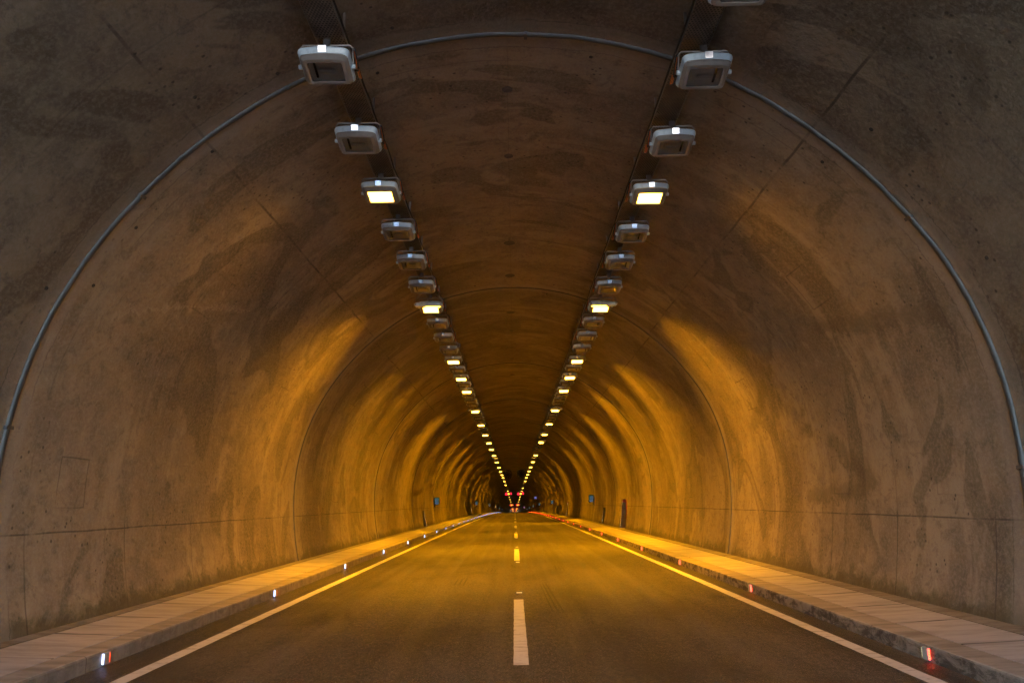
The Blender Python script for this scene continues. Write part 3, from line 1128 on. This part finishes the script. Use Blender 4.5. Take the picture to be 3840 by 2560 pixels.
def small_lamp(s, mat):
    """slim lamp facing the far end: lens on the far half of its underside"""
    t = empty('tunnel_lamp')
    bm = bmesh.new()
    loft(bm, [(rrect(0.56, 0.16, 0.03), 0.0), (rrect(0.60, 0.20, 0.04), 0.03), (rrect(0.60, 0.20, 0.04), 0.055), (rrect(0.50, 0.12, 0.03), 0.085)],
         cap0=True, cap1=True)
    link('housing', bm, M['housing'], t)
    bm = bmesh.new()
    loft(bm, [(rrect(0.33, 0.10, 0.045), -0.004)], cap0=True)
    o = link('lens', bm, mat, t)
    o.location = (-s * 0.08, 0.02, 0)
    bm = bmesh.new()
    for e in (-0.27, 0.27):
        tube(bm, [(e, 0.0, 0.05), (e, -0.06, 0.16), (e * 0.6, -0.06, 0.26)], 0.009, 6)
        box(bm, e - 0.02, e + 0.02, -0.12, -0.09, 0.01, 0.05)
    link('bracket', bm, M['steel'], t)
    add_lobes(t, s, 0.5)
    return t


LEFT = [(6.65, 'U'), (8.2, 'U'), (9.75, 'L'), (11.3, 'U'), (12.85, 'U'), (14.42, 'U'), (15.35, 'R'), (16.05, 'L'), (17.6, 'U'),
        (19.2, 'U'), (20.8, 'U'), (22.4, 'L'), (24.05, 'U'), (25.65, 'L'), (27.15, 'U'), (28.7, 'L'), (30.2, 'U'), (31.7, 'U'), (32.9, 'U'),
        (33.9, 'R'), (35.2, 'L'), (36.7, 'U'), (38.1, 'U'), (39.5, 'U'), (41.5, 'L'), (44.4, 'U'), (47.7, 'L'), (50.0, 'U'), (52.0, 'R'),
        (54.3, 'L'), (57.3, 'U'), (60.5, 'L'), (64.0, 'U'), (68.2, 'L'), (70.3, 'R'), (74.0, 'U'), (78.8, 'L'), (84.0, 'U'), (89.8, 'L'),
        (95.5, 'U'), (100.6, 'L'), (107.3, 'R'), (111.0, 'L'), (121.5, 'L'), (126.5, 'R'), (137.2, 'L'), (146.0, 'R'), (158.0, 'L'),
        (204.5, 'L'), (227.5, 'L'), (267, 'L'), (309, 'L'), (363, 'L')]
RIGHT = [(5.52, 'U'), (6.85, 'U'), (8.4, 'U'), (9.95, 'L'), (11.55, 'U'), (13.05, 'U'), (14.65, 'U'), (15.5, 'R'), (16.22, 'L'), (17.7, 'U'),
         (19.3, 'U'), (20.9, 'U'), (22.6, 'L'), (24.05, 'U'), (25.7, 'L'), (27.15, 'U'), (28.85, 'L'), (30.3, 'U'), (31.7, 'U'), (32.8, 'U'),
         (34.0, 'R'), (35.2, 'L'), (36.8, 'U'), (38.2, 'U'), (39.6, 'U'), (41.45, 'L'), (43.9, 'U'), (47.9, 'L'), (50.0, 'U'), (51.9, 'R'),
         (54.3, 'L'), (57.3, 'U'), (60.5, 'U'), (64.0, 'U'), (68.4, 'L'), (70.3, 'R'), (74.0, 'U'), (79.3, 'L'), (84.0, 'U'), (90.3, 'L'),
         (95.5, 'U'), (100.6, 'L'), (111.3, 'L'), (122.5, 'L'), (137.8, 'L'), (146.5, 'R'), (181.0, 'L'), (205.5, 'L'), (228, 'L'),
         (268, 'L'), (311, 'L'), (366, 'L')]
LX = {-1: -1.795, 1: 2.0}
for s, lst in ((-1, LEFT), (1, RIGHT)):
    rowname = 'left' if s < 0 else 'right'
    protos = {}
    cnt = {'U': 0, 'L': 0, 'R': 0}
    for d, k in lst:
        far = d > 62
        key = (k, far, d < 20)
        if key not in protos:
            if k == 'R':
                t = small_lamp(s, M['litsmall'])
            else:
                t = lum_parts(s, k == 'L', 2 if d < 20 else 1, M['litfar'] if far else M['lit'])
            protos[key] = t
        else:
            t = copy_tree(protos[key])
        if k == 'L' and d < 12:
            add_lobes(t, s, 0.24, FIRST)
            protos.pop(key)      # the next lamps keep full power
        elif k != 'U':
            add_lobes(t, s, (1.3 if 15 < d < 17 else 1.0) if k == 'L' else 0.5)
        z = 5.60 if k != 'R' else 5.50
        if k != 'R':
            t.scale = (0.86, 0.86, 0.86)
        t.location = (LX[s] + (0.0 if k != 'R' else s * -0.03) + random.uniform(-.006, .006), d, z - drop(d))
        t.rotation_euler = (math.radians((-12 if k != 'R' else 2) + random.uniform(-0.7, 0.7)), 0, math.radians(random.uniform(-0.8, 0.8)))
        i = cnt[k]
        cnt[k] += 1
        w = nth(i)
        if k == 'U':
            lab = '%s unlit grey floodlight from the camera in the %s ceiling row' % (w, rowname)
            g = 'unlit floodlights in the ceiling rows'
        elif k == 'L':
            lab = '%s glowing amber floodlight from the camera in the %s ceiling row' % (w, rowname)
            g = 'lit floodlights in the ceiling rows'
        else:
            lab = '%s slim lit lamp facing away from the camera in the %s ceiling row' % (w, rowname)
            g = 'slim lit lamps facing the far end'
        tag(t, lab, 'ceiling lamp', g)

# ---------------------------------------------------------------- jet fans
def make_fan():
    t = empty('jet_fan')
    R, Ri = 0.62, 0.54
    bm = bmesh.new()
    N = 28
    prof_ = [(R * 1.0, -0.75), (R * 1.04, -0.70), (R, -0.6), (R, 0.9), (Ri, 0.9), (Ri, -0.6), (R * 0.96, -0.75)]
    rows = [[bm.verts.new((r * math.cos(a * 2 * PI / N), y, r * math.sin(a * 2 * PI / N))) for r, y in prof_] for a in range(N)]
    for a in range(N):
        A, B = rows[a], rows[(a + 1) % N]
        for k in range(len(prof_)):
            k2 = (k + 1) % len(prof_)
            bm.faces.new((A[k], A[k2], B[k2], B[k]))
    link('casing', bm, M['fan'], t, smooth=False)
    bm = bmesh.new()
    for a in range(9):
        th = a * 2 * PI / 9
        M4 = Matrix.Rotation(th, 4, 'Y') @ Matrix.Translation((0.33, -0.35, 0)) @ Matrix.Rotation(math.radians(38), 4, 'X')
        r = bmesh.ops.create_cube(bm, size=1)
        bmesh.ops.scale(bm, vec=(0.38, 0.012, 0.15), verts=r['verts'])
        for v in r['verts']:
            if v.co.x < 0:
                v.co.z *= 0.55
        bmesh.ops.transform(bm, matrix=M4, verts=r['verts'])
    link('impeller', bm, M['fanblade'], t)
    bm = bmesh.new()
    tube(bm, [(0, -0.52, 0), (0, -0.45, 0), (0, -0.3, 0), (0, 0.3, 0)], [0.05, 0.13, 0.16, 0.16], 16)
    link('hub', bm, M['fan'], t)
    bm = bmesh.new()
    for y in (-0.4, 0.6):
        box(bm, -0.45, -0.41, y - 0.02, y + 0.02, 0.40, 0.83)
        box(bm, 0.41, 0.45, y - 0.02, y + 0.02, 0.40, 0.83)
    link('hanger', bm, M['steel'], t)
    return t


f0 = make_fan()
for i, (x, lab) in enumerate(((-0.90, 'round jet fan hanging from the crown, left one of the pair'), (1.02, 'round jet fan hanging from the crown, right one of the pair'))):
    t = f0 if i == 0 else copy_tree(f0)
    t.location = (x, 107, 5.50 - drop(107))
    tag(t, lab, 'fan', 'jet fans under the crown')

# ---------------------------------------------------------------- lane signals
def tri_bm(cx, cz, w, h, y, hole=0.0):
    bm = bmesh.new()
    o = [(cx - w / 2, cz - h / 2), (cx + w / 2, cz - h / 2), (cx, cz + h / 2)]
    bm.faces.new([bm.verts.new((x, y, z)) for x, z in o])
    return bm


def make_signal():
    t = empty('lane_signal')
    bm = bmesh.new()
    box(bm, -1.02, 1.02, 0.0, 0.22, -0.46, 0.46, 0.02)
    box(bm, -0.7, -0.66, 0.08, 0.12, 0.461, 0.95)
    box(bm, 0.66, 0.7, 0.08, 0.12, 0.461, 0.95)
    link('signal_case', bm, M['signal'], t)
    link('warning_triangle', tri_bm(-0.58, 0.0, 0.70, 0.66, -0.006), M['sigred'], t)
    bm = bmesh.new()
    bm.faces.new([bm.verts.new((0.04 + 0.20 * math.cos(k * PI / 8), -0.006, -0.06 + 0.20 * math.sin(k * PI / 8))) for k in range(16)])
    link('amber_lamp', bm, M['sigamber'], t)
    bm = bmesh.new()
    for a in (45, -45):
        ca, sa = math.cos(math.radians(a)), math.sin(math.radians(a))
        L, w = 0.32, 0.065
        pts = [(-L, -w), (L, -w), (L, w), (-L, w)]
        bm.faces.new([bm.verts.new((0.67 + x * ca - z * sa, -0.006 - (0.003 if a > 0 else 0), 0.0 + x * sa + z * ca)) for x, z in pts])
    link('red_cross', bm, M['sigred'], t)
    return t


s0 = make_signal()
first = True
for gi, (d, z) in enumerate(((210, 5.12), (409, 4.9), (615, 4.9), (810, 4.75))):
    for s, x in ((-1, -1.65), (1, 1.68)):
        t = s0 if first else copy_tree(s0)
        first = False
        t.location = (x, d, z - drop(d))
        tag(t, 'overhead red triangle, amber and cross signal, %s pair from camera, %s lane' % (nth(gi), 'left' if s < 0 else 'right'),
            'lane signal', 'lane signals over the road')

# ---------------------------------------------------------------- exit signs
def make_exit():
    t = empty('exit_sign')
    W, H = 0.27, 0.43
    bm = bmesh.new()
    box(bm, -W / 2, W / 2, 0.0, 0.07, -H / 2, H / 2, 0.006)
    link('sign_case', bm, M['signbox'], t)
    bm = bmesh.new()
    v = [(-W / 2 + .01, -H / 2 + .01), (W / 2 - .01, -H / 2 + .01), (W / 2 - .01, H / 2 - .01), (-W / 2 + .01, H / 2 - .01)]
    bm.faces.new([bm.verts.new((x, -0.003, z)) for x, z in v])
    link('green_panel', bm, M['exitgreen'], t)
    bm = bmesh.new()

    def r(x0, x1, z0, z1, sh=0.0):
        bm.faces.new([bm.verts.new(p) for p in ((x0, -0.006, z0), (x1, -0.006, z0), (x1 + sh, -0.006, z1), (x0 + sh, -0.006, z1))])
    # doorway, runner and the white strip under them
    r(-0.095, -0.045, -0.045, 0.165)
    r(0.010, 0.045, 0.030, 0.110, 0.015)
    r(-0.035, 0.005, 0.055, 0.080)
    r(0.062, 0.100, 0.075, 0.095)
    r(-0.005, 0.020, -0.045, 0.025, 0.012)
    r(0.050, 0.072, -0.040, 0.028, -0.02)
    bm.faces.new([bm.verts.new((0.052 + .022 * math.cos(k * PI / 5), -0.006, 0.140 + .022 * math.sin(k * PI / 5))) for k in range(10)])
    r(-0.105, 0.105, -0.175, -0.085)
    link('pictogram', bm, M['exitwhite'], t)
    bm = bmesh.new()
    for x0, x1 in ((-0.070, -0.050), (-0.035, -0.010), (0.0, 0.030), (0.042, 0.062)):
        bm.faces.new([bm.verts.new(p) for p in ((x0, -0.009, -0.150), (x1, -0.009, -0.150), (x1, -0.009, -0.110), (x0, -0.009, -0.110))])
    link('strip_marks', bm, M['exitink'], t)
    return t


def exit_arm(side):
    bm = bmesh.new()
    s = side
    box(bm, min(s * 0.1351, s * 0.19), max(s * 0.1351, s * 0.19), 0.0, 0.10, -0.22, 0.22)
    box(bm, min(s * 0.10, s * 0.17), max(s * 0.10, s * 0.17), 0.0, 0.10, -0.36, -0.2205)
    return bm


e0 = make_exit()
eL = e0
eR = copy_tree(e0)
link('wall_bracket', exit_arm(-1), M['signbox'], eL)
link('wall_bracket', exit_arm(1), M['signbox'], eR)
for ch in list(eR.children):
    if ch.name.startswith(('pictogram', 'strip_marks')):
        ch.scale = (-1, 1, 1)
for s, proto in ((-1, eL), (1, eR)):
    for i in range(6):
        d = 47.6 + 49.8 * i
        t = proto if i == 0 else copy_tree(proto)
        t.location = (s * 4.86 if s < 0 else 4.80, d, 1.56 - drop(d))
        tag(t, '%s lit green exit sign from the camera on the %s wall' % (nth(i), 'left' if s < 0 else 'right'), 'exit sign', 'lit exit signs on the walls')

# blue lit signs high on the right wall
def make_blue():
    t = empty('blue_sign')
    bm = bmesh.new()
    box(bm, -0.27, 0.27, 0, 0.08, -0.27, 0.27, 0.01)
    box(bm, 0.2705, 0.42, 0.02, 0.06, -0.03, 0.03)
    link('sign_case', bm, M['signbox'], t)
    bm = bmesh.new()
    bm.faces.new([bm.verts.new((x, -0.004, z)) for x, z in ((-.25, -.25), (.25, -.25), (.25, .25), (-.25, .25))])
    link('blue_panel', bm, M['blue'], t)
    bm = bmesh.new()
    for x, z in ((-.12, .08), (.06, .08), (-.12, -.10), (.06, -.10)):
        bm.faces.new([bm.verts.new((x + a, -0.008, z + b)) for a, b in ((-.04, -.05), (.08, -.05), (.08, .06), (-.04, .06))])
    link('white_symbol', bm, M['bluewhite'], t)
    return t


b0 = make_blue()
for i, d in enumerate((161, 355)):
    t = b0 if i == 0 else copy_tree(b0)
    t.location = (4.45, d, 3.0 - drop(d))
    tag(t, ['square blue lit sign high on the right wall, the larger nearer one', 'tiny far blue lit sign on the right wall near the crest'][i], 'sign', 'blue lit signs')

# camera on the right wall
t = empty('surveillance_camera', (4.42, 98, 3.62 - drop(98)))
tag(t, 'dark surveillance camera on a bracket high on the right wall', 'camera')
bm = bmesh.new()
box(bm, -0.07, 0.07, -0.22, 0.22, -0.10, 0.06, 0.015)
link('camera_housing', bm, M['signbox'], t)
bm = bmesh.new()
tube(bm, [(0, 0.05, -0.09), (0.02, 0.05, -0.30), (0.28, 0.05, -0.36)], 0.025)
link('camera_bracket', bm, M['steel'], t)

# ---------------------------------------------------------------- light
w = bpy.data.worlds.new('World')
scene.world = w
w.use_nodes = True
nt = w.node_tree
bg = nt.nodes.get('Background') or nt.nodes.new('ShaderNodeBackground')
sky = nt.nodes.new('ShaderNodeTexSky')
sky.sky_type = 'NISHITA'
sky.sun_disc = False
sky.sun_elevation = math.radians(30)
sky.sun_rotation = math.radians(20)
nt.links.new(sky.outputs[0], bg.inputs[0])
bg.inputs[1].default_value = 0.09
sun = bpy.data.lights.new('sun', 'SUN')
sun.energy = 5.0
sun.angle = math.radians(0.5)
sun.color = (1.0, 0.85, 0.7)
so = bpy.data.objects.new('sun', sun)
C.objects.link(so)
# sun stands beyond the hill on the far side, low: the tunnel mouth lies in shade
el, az = math.radians(30), math.radians(20)
dirv = Vector((math.sin(az) * math.cos(el), math.cos(az) * math.cos(el), math.sin(el)))
so.rotation_euler = dirv.to_track_quat('Z', 'Y').to_euler()

# ---------------------------------------------------------------- camera
cam = bpy.data.cameras.new('camera')
cam.sensor_width = 36.0
cam.lens = 2789.3 / 3840 * 36.0
cam.clip_start = 0.05
cam.clip_end = 3000
co = bpy.data.objects.new('camera', cam)
C.objects.link(co)
mrot = Matrix.Rotation(0.00003, 4, 'Z') @ Matrix.Rotation(PI / 2 + 0.21045, 4, 'X') @ Matrix.Rotation(-0.01584, 4, 'Z')
co.matrix_world = Matrix.Translation((0.00358, 0, CAM_H)) @ mrot
scene.camera = co

scene.view_settings.view_transform = 'Standard'
scene.view_settings.look = 'None'
scene.view_settings.exposure = EXPO
scene.view_settings.gamma = 1.0
scene.cycles.use_denoising = True
scene.cycles.max_bounces = 8
scene.cycles.diffuse_bounces = 3
scene.cycles.glossy_bounces = 3
scene.cycles.transparent_max_bounces = 12
scene.cycles.sample_clamp_indirect = 4.0
scene.cycles.use_light_tree = True
scene.cycles.use_adaptive_sampling = True
scene.cycles.adaptive_threshold = 0.03
scene.cycles.adaptive_min_samples = 16
scene.cycles.caustics_reflective = False
scene.cycles.caustics_refractive = False
